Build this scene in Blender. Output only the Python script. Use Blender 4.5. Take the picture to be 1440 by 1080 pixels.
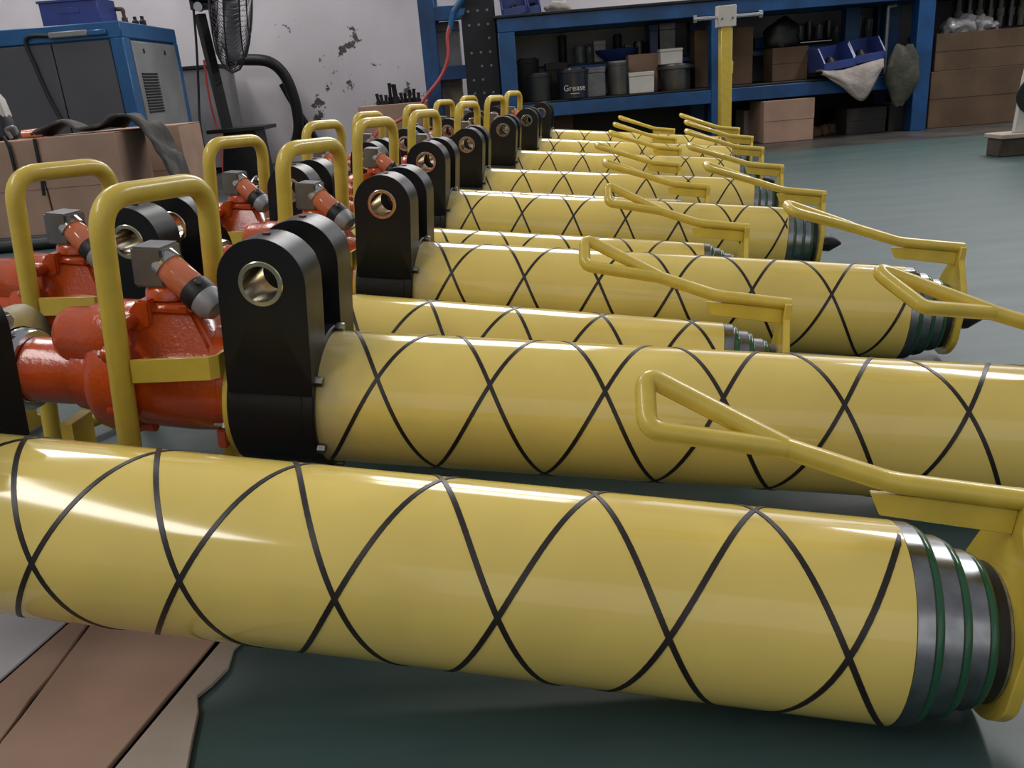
import bpy, bmesh, math, random
from mathutils import Vector, Matrix, noise

for o in list(bpy.data.objects):
    bpy.data.objects.remove(o, do_unlink=True)
scene = bpy.context.scene
COL = scene.collection
random.seed(7)

# ------------------------------------------------------------------ camera
F_PX = 1193.58
CX = Vector((0.99672413, -0.02742708, -0.07608396))
CU = Vector((0.08087653, 0.33801195, 0.93766034))
CF = Vector((0.0, 0.94074209, -0.33912287))
CP = Vector((0, 0, 0.64101737))
cam_data = bpy.data.cameras.new('camera')
cam_data.sensor_width = 36.0
cam_data.lens = F_PX / 1440 * 36
cam_data.clip_start = 0.02
cam = bpy.data.objects.new('camera', cam_data)
COL.objects.link(cam)
M3 = Matrix((CX, CU, -CF)).transposed()
cam.matrix_world = Matrix.Translation(CP) @ M3.to_4x4()
scene.camera = cam

# ------------------------------------------------------------------ world, lights, exposure
world = bpy.data.worlds.new('world'); scene.world = world
world.use_nodes = True
bg = world.node_tree.nodes['Background']
bg.inputs[0].default_value = (0.93, 0.96, 1.0, 1)
bg.inputs[1].default_value = 0.36

def area(name, loc, target, sx, sy, radiance, color=(1, 1, 1)):
    l = bpy.data.lights.new(name, 'AREA'); l.shape = 'RECTANGLE'
    l.size, l.size_y = sx, sy
    l.energy = radiance * math.pi * sx * sy
    l.color = color
    o = bpy.data.objects.new(name, l); COL.objects.link(o)
    o.location = loc
    d = Vector(target) - Vector(loc)
    if d.xy.length > 1e-4: o.rotation_euler = d.to_track_quat('-Z', 'Y').to_euler()
    return o
# tall two-pane window high up in the far wall
area('window_light', (0.40, 8.95, 3.45), (0.40, 0.0, 3.45), 2.4, 1.5, 8.5, (1.0, 0.98, 0.95))
area('window_light', (0.40, 8.95, 5.45), (0.40, 0.0, 5.45), 2.4, 1.6, 8.5, (1.0, 0.98, 0.95))
# long narrow roof lights running front to back, left of the row
area('overhead_light', (-3.8, 6.4, 5.0), (-3.8, 6.4, 0.0), 0.8, 3.6, 15.0, (1.0, 0.98, 0.96))
area('overhead_light', (-3.6, -0.9, 5.0), (-3.6, -0.9, 0.0), 0.8, 5.2, 15.0, (1.0, 0.98, 0.96))
# daylight from the open workshop door behind the photographer
area('door_light', (1.5, -6.0, 3.4), (0.5, 4.0, 0.4), 9.0, 4.0, 0.50, (1.0, 0.98, 0.95))
# window row in the far wall above the bench, right of the yellow post
area('window_light', (4.9, 8.95, 2.3), (4.9, 0.0, 2.3), 5.6, 1.6, 1.2, (0.95, 0.98, 1.0))
# added overhead fill that brightens the open floor at the right
area('overhead_light', (4.9, 5.6, 5.0), (4.9, 5.6, 0.0), 0.9, 5.0, 23.0, (1.0, 0.99, 0.97))

scene.view_settings.view_transform = 'Standard'
scene.view_settings.look = 'None'
scene.view_settings.gamma = 1
scene.view_settings.use_curve_mapping = False
scene.view_settings.exposure = -0.15

# ------------------------------------------------------------------ helpers
def at(x, y, Y):
    d = CF + CX * ((x - 720) / F_PX) - CU * ((y - 540) / F_PX)
    return CP + d * (Y / d.y)
def fl(x, y, z=0.0):
    d = CF + CX * ((x - 720) / F_PX) - CU * ((y - 540) / F_PX)
    return CP + d * ((z - CP.z) / d.z)

MATS = {}
def mat(name, col, rough=0.5, metal=0.0, var=0.0, vscale=8.0, col2=None, bump=0.0, bscale=60.0, coat=0.0, rvar=0.0, emit=0.0):
    if name in MATS: return MATS[name]
    m = bpy.data.materials.new(name); m.use_nodes = True
    nt = m.node_tree; b = nt.nodes['Principled BSDF']
    b.inputs['Base Color'].default_value = (*col, 1)
    b.inputs['Roughness'].default_value = rough
    b.inputs['Metallic'].default_value = metal
    b.inputs['Coat Weight'].default_value = coat
    b.inputs['Coat Roughness'].default_value = 0.06
    tc = nt.nodes.new('ShaderNodeTexCoord')
    if var or col2:
        n = nt.nodes.new('ShaderNodeTexNoise'); n.inputs['Scale'].default_value = vscale
        n.inputs['Detail'].default_value = 6
        nt.links.new(tc.outputs['Object'], n.inputs['Vector'])
        r = nt.nodes.new('ShaderNodeValToRGB')
        c2 = col2 or tuple(c * (1 - var) for c in col)
        r.color_ramp.elements[0].position = 0.38; r.color_ramp.elements[0].color = (*c2, 1)
        r.color_ramp.elements[1].position = 0.66; r.color_ramp.elements[1].color = (*col, 1)
        nt.links.new(n.outputs['Fac'], r.inputs['Fac'])
        nt.links.new(r.outputs['Color'], b.inputs['Base Color'])
        if rvar:
            mr = nt.nodes.new('ShaderNodeMapRange')
            mr.inputs['To Min'].default_value = rough + rvar; mr.inputs['To Max'].default_value = max(rough - rvar, 0.02)
            nt.links.new(n.outputs['Fac'], mr.inputs['Value']); nt.links.new(mr.outputs['Result'], b.inputs['Roughness'])
    if bump:
        n2 = nt.nodes.new('ShaderNodeTexNoise'); n2.inputs['Scale'].default_value = bscale
        n2.inputs['Detail'].default_value = 4
        nt.links.new(tc.outputs['Object'], n2.inputs['Vector'])
        bp = nt.nodes.new('ShaderNodeBump'); bp.inputs['Strength'].default_value = bump; bp.inputs['Distance'].default_value = 0.01
        nt.links.new(n2.outputs['Fac'], bp.inputs['Height']); nt.links.new(bp.outputs['Normal'], b.inputs['Normal'])
    MATS[name] = m
    return m

Y_TUBE = mat('tube_yellow', (0.76, 0.57, 0.14), 0.13, var=0.12, vscale=7, coat=0.35)
Y_PAINT = mat('paint_yellow', (0.66, 0.475, 0.062), 0.34, var=0.12, vscale=30, coat=0.3)
TUBE_NT = Y_TUBE.node_tree
STRIPE = mat('stripe_black', (0.016, 0.010, 0.007), 0.4, var=0.3, vscale=40)
BLACK = mat('bracket_black', (0.0065, 0.0068, 0.0085), 0.36, var=0.2, vscale=20, rvar=0.06)
BLACK.node_tree.nodes['Principled BSDF'].inputs['Specular IOR Level'].default_value = 0.36
BRASS = mat('bushing_brass', (0.70, 0.60, 0.43), 0.20, 1.0, var=0.15, vscale=60)
STEEL = mat('ring_steel', (0.33, 0.335, 0.35), 0.25, 1.0, var=0.35, vscale=35, rvar=0.08)
GREEN = mat('seal_green', (0.016, 0.085, 0.04), 0.18)
RUBBER = mat('black_rubber', (0.008, 0.008, 0.008), 0.5, var=0.2)
GASKET = mat('gasket_pale', (0.30, 0.285, 0.235), 0.7, var=0.45, vscale=60)
ORANGE = mat('housing_orange', (0.56, 0.074, 0.009), 0.19, var=0.2, vscale=14, bump=0.12, bscale=150, coat=0.35)
PIPE_OR = mat('pipe_orange', (0.68, 0.19, 0.085), 0.14, var=0.15, vscale=20, coat=0.5)
CHROME = mat('chrome', (0.60, 0.60, 0.63), 0.16, 1.0, var=0.15, vscale=30)
ZINC = mat('zinc_grey', (0.22, 0.22, 0.23), 0.42, 0.7, var=0.2, vscale=30)
BOLT = mat('bolt_steel', (0.34, 0.33, 0.31), 0.32, 1.0, var=0.3, vscale=60)
CAPG = mat('cap_grey', (0.36, 0.35, 0.36), 0.42, 0.3, var=0.15, vscale=40)
REDPLUG = mat('plug_red', (0.20, 0.02, 0.015), 0.4)

# greyish wear on the resin next to the clevis bracket
_N = TUBE_NT.nodes; _b = _N['Principled BSDF']; _src = _b.inputs['Base Color'].links[0].from_socket
_tc = _N.new('ShaderNodeTexCoord'); _sx = _N.new('ShaderNodeSeparateXYZ'); _nz = _N.new('ShaderNodeTexNoise'); _nz.inputs['Scale'].default_value = 22
TUBE_NT.links.new(_tc.outputs['Object'], _sx.inputs[0]); TUBE_NT.links.new(_tc.outputs['Object'], _nz.inputs['Vector'])
_ad = _N.new('ShaderNodeMath'); _ad.operation = 'MULTIPLY_ADD'; _ad.inputs[1].default_value = -.09; TUBE_NT.links.new(_nz.outputs['Fac'], _ad.inputs[0]); TUBE_NT.links.new(_sx.outputs['X'], _ad.inputs[2])
_mr = _N.new('ShaderNodeMapRange'); _mr.inputs['From Min'].default_value = .035; _mr.inputs['From Max'].default_value = -.02; _mr.inputs['To Max'].default_value = .65; TUBE_NT.links.new(_ad.outputs[0], _mr.inputs['Value'])
_mx = _N.new('ShaderNodeMix'); _mx.data_type = 'RGBA'; _mx.inputs['B'].default_value = (.40, .34, .20, 1); TUBE_NT.links.new(_mr.outputs['Result'], _mx.inputs['Factor']); TUBE_NT.links.new(_src, _mx.inputs['A']); TUBE_NT.links.new(_mx.outputs['Result'], _b.inputs['Base Color'])

class MB:
    def __init__(s): s.v = []; s.f = []
    def add(s, vs, fs):
        b = len(s.v); s.v += [Vector(p) for p in vs]; s.f += [[i + b for i in f] for f in fs]; return s
    def box(s, lo, hi, mtx=None):
        x0, y0, z0 = lo; x1, y1, z1 = hi
        vs = [Vector(p) for p in ((x0,y0,z0),(x1,y0,z0),(x1,y1,z0),(x0,y1,z0),(x0,y0,z1),(x1,y0,z1),(x1,y1,z1),(x0,y1,z1))]
        if mtx: vs = [mtx @ p for p in vs]
        return s.add(vs, [(3,2,1,0),(4,5,6,7),(0,1,5,4),(1,2,6,5),(2,3,7,6),(3,0,4,7)])
    def lathe(s, prof, org=(0,0,0), axis=(1,0,0), seg=32, cap=True):
        a = Vector(axis).normalized(); h = Vector((0,0,1)) if abs(a.z) < .9 else Vector((1,0,0))
        e1 = a.cross(h).normalized(); e2 = a.cross(e1); org = Vector(org)
        vs = []; fs = []; n = len(prof)
        for t, r in prof:
            for k in range(seg):
                q = 2 * math.pi * k / seg
                vs.append(org + a * t + (e1 * math.cos(q) + e2 * math.sin(q)) * r)
        for i in range(n - 1):
            for k in range(seg):
                k2 = (k + 1) % seg
                fs.append((i*seg+k, i*seg+k2, (i+1)*seg+k2, (i+1)*seg+k))
        if cap:
            fs.append(list(range(seg))[::-1]); fs.append([(n-1)*seg + k for k in range(seg)])
        return s.add(vs, fs)
    def ring(s, prof, org=(0,0,0), axis=(1,0,0), seg=32):
        """closed (t,r) profile revolved"""
        a = Vector(axis).normalized(); h = Vector((0,0,1)) if abs(a.z) < .9 else Vector((1,0,0))
        e1 = a.cross(h).normalized(); e2 = a.cross(e1); org = Vector(org)
        vs = []; fs = []; n = len(prof)
        for t, r in prof:
            for k in range(seg):
                q = 2 * math.pi * k / seg
                vs.append(org + a * t + (e1 * math.cos(q) + e2 * math.sin(q)) * r)
        for i in range(n):
            j = (i + 1) % n
            for k in range(seg):
                k2 = (k + 1) % seg
                fs.append((i*seg+k, i*seg+k2, j*seg+k2, j*seg+k))
        return s.add(vs, fs)
    def sweep(s, pts, r, seg=12, closed=False, cap=True):
        pts = [Vector(p) for p in pts]; n = len(pts)
        rr = r if isinstance(r, (list, tuple)) else [r] * n
        def tan(i):
            if closed: return (pts[(i+1) % n] - pts[i-1]).normalized()
            return (pts[min(i+1, n-1)] - pts[max(i-1, 0)]).normalized()
        t0 = tan(0); h = Vector((0,0,1)) if abs(t0.z) < .9 else Vector((1,0,0))
        nrm = t0.cross(h).normalized(); vs = []; fs = []; pt = t0
        for i in range(n):
            t = tan(i)
            q = pt.rotation_difference(t); nrm = (q @ nrm).normalized(); pt = t
            nrm = (nrm - t * nrm.dot(t)).normalized(); b = t.cross(nrm)
            for k in range(seg):
                a = 2 * math.pi * k / seg
                vs.append(pts[i] + (nrm * math.cos(a) + b * math.sin(a)) * rr[i])
        for i in range(n if closed else n - 1):
            j = (i + 1) % n
            for k in range(seg):
                k2 = (k + 1) % seg
                fs.append((i*seg+k, i*seg+k2, j*seg+k2, j*seg+k))
        if cap and not closed:
            fs.append(list(range(seg))[::-1]); fs.append([(n-1)*seg + k for k in range(seg)])
        return s.add(vs, fs)
    def prism(s, poly, fn, d0, d1):
        """polygon (2D) extruded; fn(a,b,d) -> 3D"""
        n = len(poly)
        vs = [fn(a, b, d0) for a, b in poly] + [fn(a, b, d1) for a, b in poly]
        fs = [list(range(n))[::-1], [n + i for i in range(n)]]
        fs += [(i, (i+1) % n, n + (i+1) % n, n + i) for i in range(n)]
        return s.add(vs, fs)
    def mesh(s, name, material, bevel=0.0, bseg=2, sharp=38, weld=True):
        me = bpy.data.meshes.new(name)
        me.from_pydata([tuple(v) for v in s.v], [], s.f)
        bm = bmesh.new(); bm.from_mesh(me)
        if weld: bmesh.ops.remove_doubles(bm, verts=bm.verts, dist=1e-5)
        bmesh.ops.recalc_face_normals(bm, faces=bm.faces)
        if bevel:
            es = [e for e in bm.edges if len(e.link_faces) == 2 and e.calc_face_angle(0) > math.radians(50)]
            bmesh.ops.bevel(bm, geom=es, offset=bevel, segments=bseg, affect='EDGES', clamp_overlap=True)
        for f in bm.faces: f.smooth = True
        for e in bm.edges:
            if len(e.link_faces) == 2 and e.calc_face_angle(0) > math.radians(sharp): e.smooth = False
        bm.to_mesh(me); bm.free()
        me.materials.append(material)
        return me
    def build(s, name, material, parent=None, bevel=0.0, bseg=2, sharp=38, weld=True):
        o = bpy.data.objects.new(name, s.mesh(name, material, bevel, bseg, sharp, weld))
        COL.objects.link(o)
        if parent: o.parent = parent
        return o

def empty(name, loc=(0,0,0)):
    o = bpy.data.objects.new(name, None); COL.objects.link(o); o.location = loc
    o.empty_display_size = 0.1
    return o
def tag(o, label, cat, group=None):
    o['label'] = label; o['category'] = cat
    if group: o['group'] = group
    return o
def struct(o): o['kind'] = 'structure'; return o
def copy_tree(o, parent=None):
    c = o.copy(); COL.objects.link(c)
    if parent: c.parent = parent
    for ch in list(o.children): copy_tree(ch, c)
    return c
def rounded(pts, rad, seg=7):
    """polyline with filleted inner corners"""
    pts = [Vector(p) for p in pts]; out = [pts[0]]
    for i in range(1, len(pts) - 1):
        a, b, c = pts[i-1], pts[i], pts[i+1]
        r = rad[i] if isinstance(rad, (list, tuple)) else rad
        d1 = (a - b).normalized(); d2 = (c - b).normalized()
        ang = d1.angle(d2); t = min(r / math.tan(ang / 2), (a-b).length * .49, (c-b).length * .49)
        p1, p2 = b + d1 * t, b + d2 * t
        for k in range(seg + 1):
            q = k / seg
            out.append(p1 * (1-q)**2 + b * 2*q*(1-q) + p2 * q*q)
    out.append(pts[-1]); return out
def smooth_path(pts, n=8):
    pts = [Vector(p) for p in pts]; out = []
    for i in range(len(pts) - 1):
        p0 = pts[max(i-1, 0)]; p1 = pts[i]; p2 = pts[i+1]; p3 = pts[min(i+2, len(pts)-1)]
        for k in range(n):
            t = k / n
            out.append(0.5 * ((2*p1) + (p2-p0)*t + (2*p0-5*p1+4*p2-p3)*t*t + (3*p1-p0-3*p2+p3)*t**3))
    out.append(pts[-1]); return out

# ------------------------------------------------------------------ setting: floor, wall
def floor_material():
    m = bpy.data.materials.new('floor_epoxy'); m.use_nodes = True; nt = m.node_tree; b = nt.nodes['Principled BSDF']
    N = nt.nodes.new; Lk = nt.links.new
    tc = N('ShaderNodeTexCoord')
    mp = N('ShaderNodeMapping'); mp.inputs['Scale'].default_value = (0.5, 2.2, 1); Lk(tc.outputs['Object'], mp.inputs['Vector'])
    n1 = N('ShaderNodeTexNoise'); n1.inputs['Scale'].default_value = 2.2; n1.inputs['Detail'].default_value = 9; n1.inputs['Roughness'].default_value = 0.62
    Lk(mp.outputs['Vector'], n1.inputs['Vector'])
    r = N('ShaderNodeValToRGB')
    r.color_ramp.elements[0].position = 0.32; r.color_ramp.elements[0].color = (0.033, 0.059, 0.057, 1)
    r.color_ramp.elements[1].position = 0.66; r.color_ramp.elements[1].color = (0.053, 0.095, 0.091, 1)
    Lk(n1.outputs['Fac'], r.inputs['Fac'])
    # worn, unpainted concrete along the benches
    sx = N('ShaderNodeSeparateXYZ'); Lk(tc.outputs['Object'], sx.inputs['Vector'])
    n2 = N('ShaderNodeTexNoise'); n2.inputs['Scale'].default_value = 3; n2.inputs['Detail'].default_value = 6; Lk(tc.outputs['Object'], n2.inputs['Vector'])
    ad = N('ShaderNodeMath'); ad.operation = 'MULTIPLY_ADD'; Lk(n2.outputs['Fac'], ad.inputs[0]); ad.inputs[1].default_value = 0.16; Lk(sx.outputs['Y'], ad.inputs[2])
    st = N('ShaderNodeMapRange'); st.inputs['From Min'].default_value = 6.22; st.inputs['From Max'].default_value = 6.30; Lk(ad.outputs['Value'], st.inputs['Value'])
    r2 = N('ShaderNodeValToRGB'); r2.color_ramp.elements[0].color = (0.030, 0.027, 0.024, 1); r2.color_ramp.elements[1].color = (0.075, 0.066, 0.058, 1)
    r2.color_ramp.elements[0].position = .35; r2.color_ramp.elements[1].position = .7
    Lk(n2.outputs['Fac'], r2.inputs['Fac'])
    mx = N('ShaderNodeMix'); mx.data_type = 'RGBA'; Lk(st.outputs['Result'], mx.inputs['Factor']); Lk(r.outputs['Color'], mx.inputs['A']); Lk(r2.outputs['Color'], mx.inputs['B'])
    # brown scuffs
    n3 = N('ShaderNodeTexNoise'); n3.inputs['Scale'].default_value = 1.3; n3.inputs['Detail'].default_value = 8; n3.inputs['Roughness'].default_value = .7
    Lk(mp.outputs['Vector'], n3.inputs['Vector'])
    sm = N('ShaderNodeMapRange'); sm.inputs['From Min'].default_value = .53; sm.inputs['From Max'].default_value = .72; sm.inputs['To Max'].default_value = .6; Lk(n3.outputs['Fac'], sm.inputs['Value'])
    mx2 = N('ShaderNodeMix'); mx2.data_type = 'RGBA'; Lk(sm.outputs['Result'], mx2.inputs['Factor']); Lk(mx.outputs['Result'], mx2.inputs['A'])
    mx2.inputs['B'].default_value = (0.088, 0.096, 0.095, 1)
    Lk(mx2.outputs['Result'], b.inputs['Base Color'])
    rr = N('ShaderNodeMapRange'); rr.inputs['To Min'].default_value = .50; rr.inputs['To Max'].default_value = .30; Lk(n1.outputs['Fac'], rr.inputs['Value']); Lk(rr.outputs['Result'], b.inputs['Roughness'])
    bp = N('ShaderNodeBump'); bp.inputs['Strength'].default_value = .06; bp.inputs['Distance'].default_value = .01; Lk(n1.outputs['Fac'], bp.inputs['Height']); Lk(bp.outputs['Normal'], b.inputs['Normal'])
    return m
def wall_material():
    m = bpy.data.materials.new('plaster'); m.use_nodes = True; nt = m.node_tree; b = nt.nodes['Principled BSDF']
    N = nt.nodes.new; Lk = nt.links.new
    tc = N('ShaderNodeTexCoord')
    n1 = N('ShaderNodeTexNoise'); n1.inputs['Scale'].default_value = 0.9; n1.inputs['Detail'].default_value = 7; Lk(tc.outputs['Object'], n1.inputs['Vector'])
    r = N('ShaderNodeValToRGB'); r.color_ramp.elements[0].position = .33; r.color_ramp.elements[0].color = (.56, .515, .54, 1)
    r.color_ramp.elements[1].position = .62; r.color_ramp.elements[1].color = (.76, .71, .735, 1); Lk(n1.outputs['Fac'], r.inputs['Fac'])
    # chipped dark spots and a diagonal crack with flaked edges
    n2 = N('ShaderNodeTexNoise'); n2.inputs['Scale'].default_value = 6.5; n2.inputs['Detail'].default_value = 8; n2.inputs['Roughness'].default_value = .68; Lk(tc.outputs['Object'], n2.inputs['Vector'])
    n4 = N('ShaderNodeTexNoise'); n4.inputs['Scale'].default_value = 0.75; n4.inputs['Detail'].default_value = 2; Lk(tc.outputs['Object'], n4.inputs['Vector'])
    g = N('ShaderNodeMapRange'); g.inputs['From Min'].default_value = .45; g.inputs['From Max'].default_value = .65; g.inputs['To Min'].default_value = -.14; g.inputs['To Max'].default_value = .02; Lk(n4.outputs['Fac'], g.inputs['Value'])
    s1 = N('ShaderNodeMath'); s1.operation = 'ADD'; Lk(n2.outputs['Fac'], s1.inputs[0]); Lk(g.outputs['Result'], s1.inputs[1])
    k1 = N('ShaderNodeMapRange'); k1.inputs['From Min'].default_value = .615; k1.inputs['From Max'].default_value = .645; Lk(s1.outputs['Value'], k1.inputs['Value'])
    sx = N('ShaderNodeSeparateXYZ'); Lk(tc.outputs['Object'], sx.inputs['Vector'])
    # crack: x - (x0 + k z)
    p0, p1 = at(447, 152, 8.98), at(502, 38, 8.98)
    k = (p1.x - p0.x) / (p1.z - p0.z)
    l1 = N('ShaderNodeMath'); l1.operation = 'MULTIPLY_ADD'; Lk(sx.outputs['Z'], l1.inputs[0]); l1.inputs[1].default_value = -k; Lk(sx.outputs['X'], l1.inputs[2])
    l2 = N('ShaderNodeMath'); l2.operation = 'SUBTRACT'; Lk(l1.outputs['Value'], l2.inputs[0]); l2.inputs[1].default_value = p0.x - k * p0.z
    n5 = N('ShaderNodeTexNoise'); n5.inputs['Scale'].default_value = 4; n5.inputs['Detail'].default_value = 8; n5.inputs['Roughness'].default_value = .7; Lk(tc.outputs['Object'], n5.inputs['Vector'])
    l3 = N('ShaderNodeMath'); l3.operation = 'MULTIPLY_ADD'; Lk(n5.outputs['Fac'], l3.inputs[0]); l3.inputs[1].default_value = .55; l3.inputs[2].default_value = -.275
    l4 = N('ShaderNodeMath'); l4.operation = 'ADD'; Lk(l2.outputs['Value'], l4.inputs[0]); Lk(l3.outputs['Value'], l4.inputs[1])
    l5 = N('ShaderNodeMath'); l5.operation = 'ABSOLUTE'; Lk(l4.outputs['Value'], l5.inputs[0])
    wv = N('ShaderNodeMapRange'); wv.inputs['From Min'].default_value = .5; wv.inputs['From Max'].default_value = .64; wv.inputs['To Min'].default_value = 0; wv.inputs['To Max'].default_value = .085; Lk(n2.outputs['Fac'], wv.inputs['Value'])
    l6 = N('ShaderNodeMath'); l6.operation = 'LESS_THAN'; Lk(l5.outputs['Value'], l6.inputs[0]); Lk(wv.outputs['Result'], l6.inputs[1])
    zz = N('ShaderNodeMapRange'); zz.inputs['From Min'].default_value = p1.z + .02; zz.inputs['From Max'].default_value = p1.z; Lk(sx.outputs['Z'], zz.inputs['Value'])
    l7 = N('ShaderNodeMath'); l7.operation = 'MULTIPLY'; Lk(l6.outputs['Value'], l7.inputs[0]); Lk(zz.outputs['Result'], l7.inputs[1])
    mm = N('ShaderNodeMath'); mm.operation = 'MAXIMUM'; Lk(k1.outputs['Result'], mm.inputs[0]); Lk(l7.outputs['Value'], mm.inputs[1])
    mx = N('ShaderNodeMix'); mx.data_type = 'RGBA'; Lk(mm.outputs['Value'], mx.inputs['Factor']); Lk(r.outputs['Color'], mx.inputs['A']); mx.inputs['B'].default_value = (.11, .09, .09, 1)
    Lk(mx.outputs['Result'], b.inputs['Base Color']); b.inputs['Roughness'].default_value = .8
    bp = N('ShaderNodeBump'); bp.inputs['Strength'].default_value = .25; bp.inputs['Distance'].default_value = .01; Lk(n2.outputs['Fac'], bp.inputs['Height']); Lk(bp.outputs['Normal'], b.inputs['Normal'])
    return m
struct(MB().box((-9, -7, -.1), (11, 9.3, 0)).build('floor', floor_material()))
struct(MB().box((-9, 9.0, 0), (11, 9.3, 7.0)).build('wall_back', wall_material()))

# ------------------------------------------------------------------ the drill rigs
LT_RIGHT, LT_LEFT = 1.0801, 1.0390      # tube lengths of the right-hand and left-hand rows (local u from 0 to LT)
LT = LT_RIGHT; TUBE_END = LT - .026
def set_length(l):
    global LT, TUBE_END
    LT = l; TUBE_END = LT - .026
PITCH = 0.320
def helix_mesh(hand, ph, name):
    mb = MB(); u0, u1 = .018, TUBE_END - .002; n = 180; hw = .0032
    r0, r1 = .0996, .1009
    vs = []; fs = []
    k = 2 * math.pi / PITCH
    ca = 1 / math.sqrt(1 + (k * .1) ** 2)
    for i in range(n + 1):
        u = u0 + (u1 - u0) * i / n; q = hand * k * u + ph
        if hand < 0: q -= math.radians(16) * max(0, (u - u1 + .07) / .07) ** 1.5
        tv = Vector((ca, 0, 0)) + Vector((0, -math.sin(q), math.cos(q))) * (hand * k * .1 * ca)
        rad = Vector((0, math.cos(q), math.sin(q))); side = rad.cross(tv).normalized()
        c = Vector((u, 0, 0))
        for sgn, r in ((-1, r0), (-.8, r1), (.8, r1), (1, r0)):
            p = c + rad * r + side * (hw * sgn); p.x = min(max(p.x, u0), u1); vs.append(p)
    for i in range(n):
        for j in range(3): fs.append((i*4+j, i*4+j+1, i*4+4+j+1, i*4+4+j))
    mb.add(vs, fs)
    return mb.mesh(name, STRIPE)
def stripe_meshes(uc, qdeg):
    """two windings of each hand that cross at (uc, qdeg)"""
    k = 2 * math.pi / PITCH; q = math.radians(qdeg)
    return [helix_mesh(h, q - h * k * uc + s, 'stripe') for h in (1, -1) for s in (0, math.pi)]

def lug(mb, v0, v1):
    uc, wc, R, rh = -.050, .197, .0615, .0308
    nA = 44; out = []
    wb = .038
    for i in range(nA):
        th = 2 * math.pi * i / nA
        c, s_ = math.cos(th), math.sin(th)
        if s_ >= 0: p = (uc + R * c, wc + R * s_)
        else:
            t = R / max(abs(c), 1e-9); t2 = (wc - wb) / -s_
            t = min(t, t2); p = (uc + t * c, wc + t * s_)
        out.append(p)
    # snap corners
    for corner in ((uc - R, wb), (uc + R, wb)):
        i = min(range(nA), key=lambda j: (out[j][0]-corner[0])**2 + (out[j][1]-corner[1])**2); out[i] = corner
    inn = [(uc + rh * math.cos(2*math.pi*i/nA), wc + rh * math.sin(2*math.pi*i/nA)) for i in range(nA)]
    ch = .004; vm = (v0 + v1) / 2
    def pull(p, f): return (uc + (p[0]-uc) * f, wc + (p[1]-wc) * f)
    rings = []
    for v, poly in ((v0, inn), (v0, [pull(p, .988) for p in out]), (v0 + .0008, out), (v1 - .0008, out), (v1, [pull(p, .988) for p in out]), (v1, inn)):
        rings.append([(a, v, b) for a, b in poly])
    vs = [p for r in rings for p in r]; fs = []
    for i in range(6):
        j = (i + 1) % 6
        for k in range(nA): fs.append((i*nA+k, i*nA+(k+1) % nA, j*nA+(k+1) % nA, j*nA+k))
    mb.add(vs, fs)

def hexprism(mb, c, axis, r, h):
    mb.lathe([(0, r), (h * .85, r), (h, r * .86)], c, axis, seg=6)

def pull_handle(kind):
    """welded rod: flat run, bend, Y into a closed triangular grip"""
    h, k = (.022, .0195) if kind == 0 else (.026, .004)
    E = LT; r = .0105; mb = MB()
    Yp = Vector((E - .152, 0, .1795))
    stem = rounded([(E + .082, 0, .1465), (E - .045, 0, .152), Yp], [0, .16, 0], 9)
    mb.sweep(stem, r, 14)
    near = Vector((E - .276, -h, .213 - k)); far = Vector((E - .282, h, .213 + k))
    if kind == 2: near = Vector((E - .247, -.030, .188)); far = Vector((E - .310, .030, .230))
    a = Vector((E - .146, -.001, .1775)); b = Vector((E - .146, .001, .1790))
    loop = rounded([a, near, far, b], [0, .017, .012, 0], 8)
    mb.sweep(loop, r * .97, 14)
    return mb.mesh('pull_handle', Y_PAINT)

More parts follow.
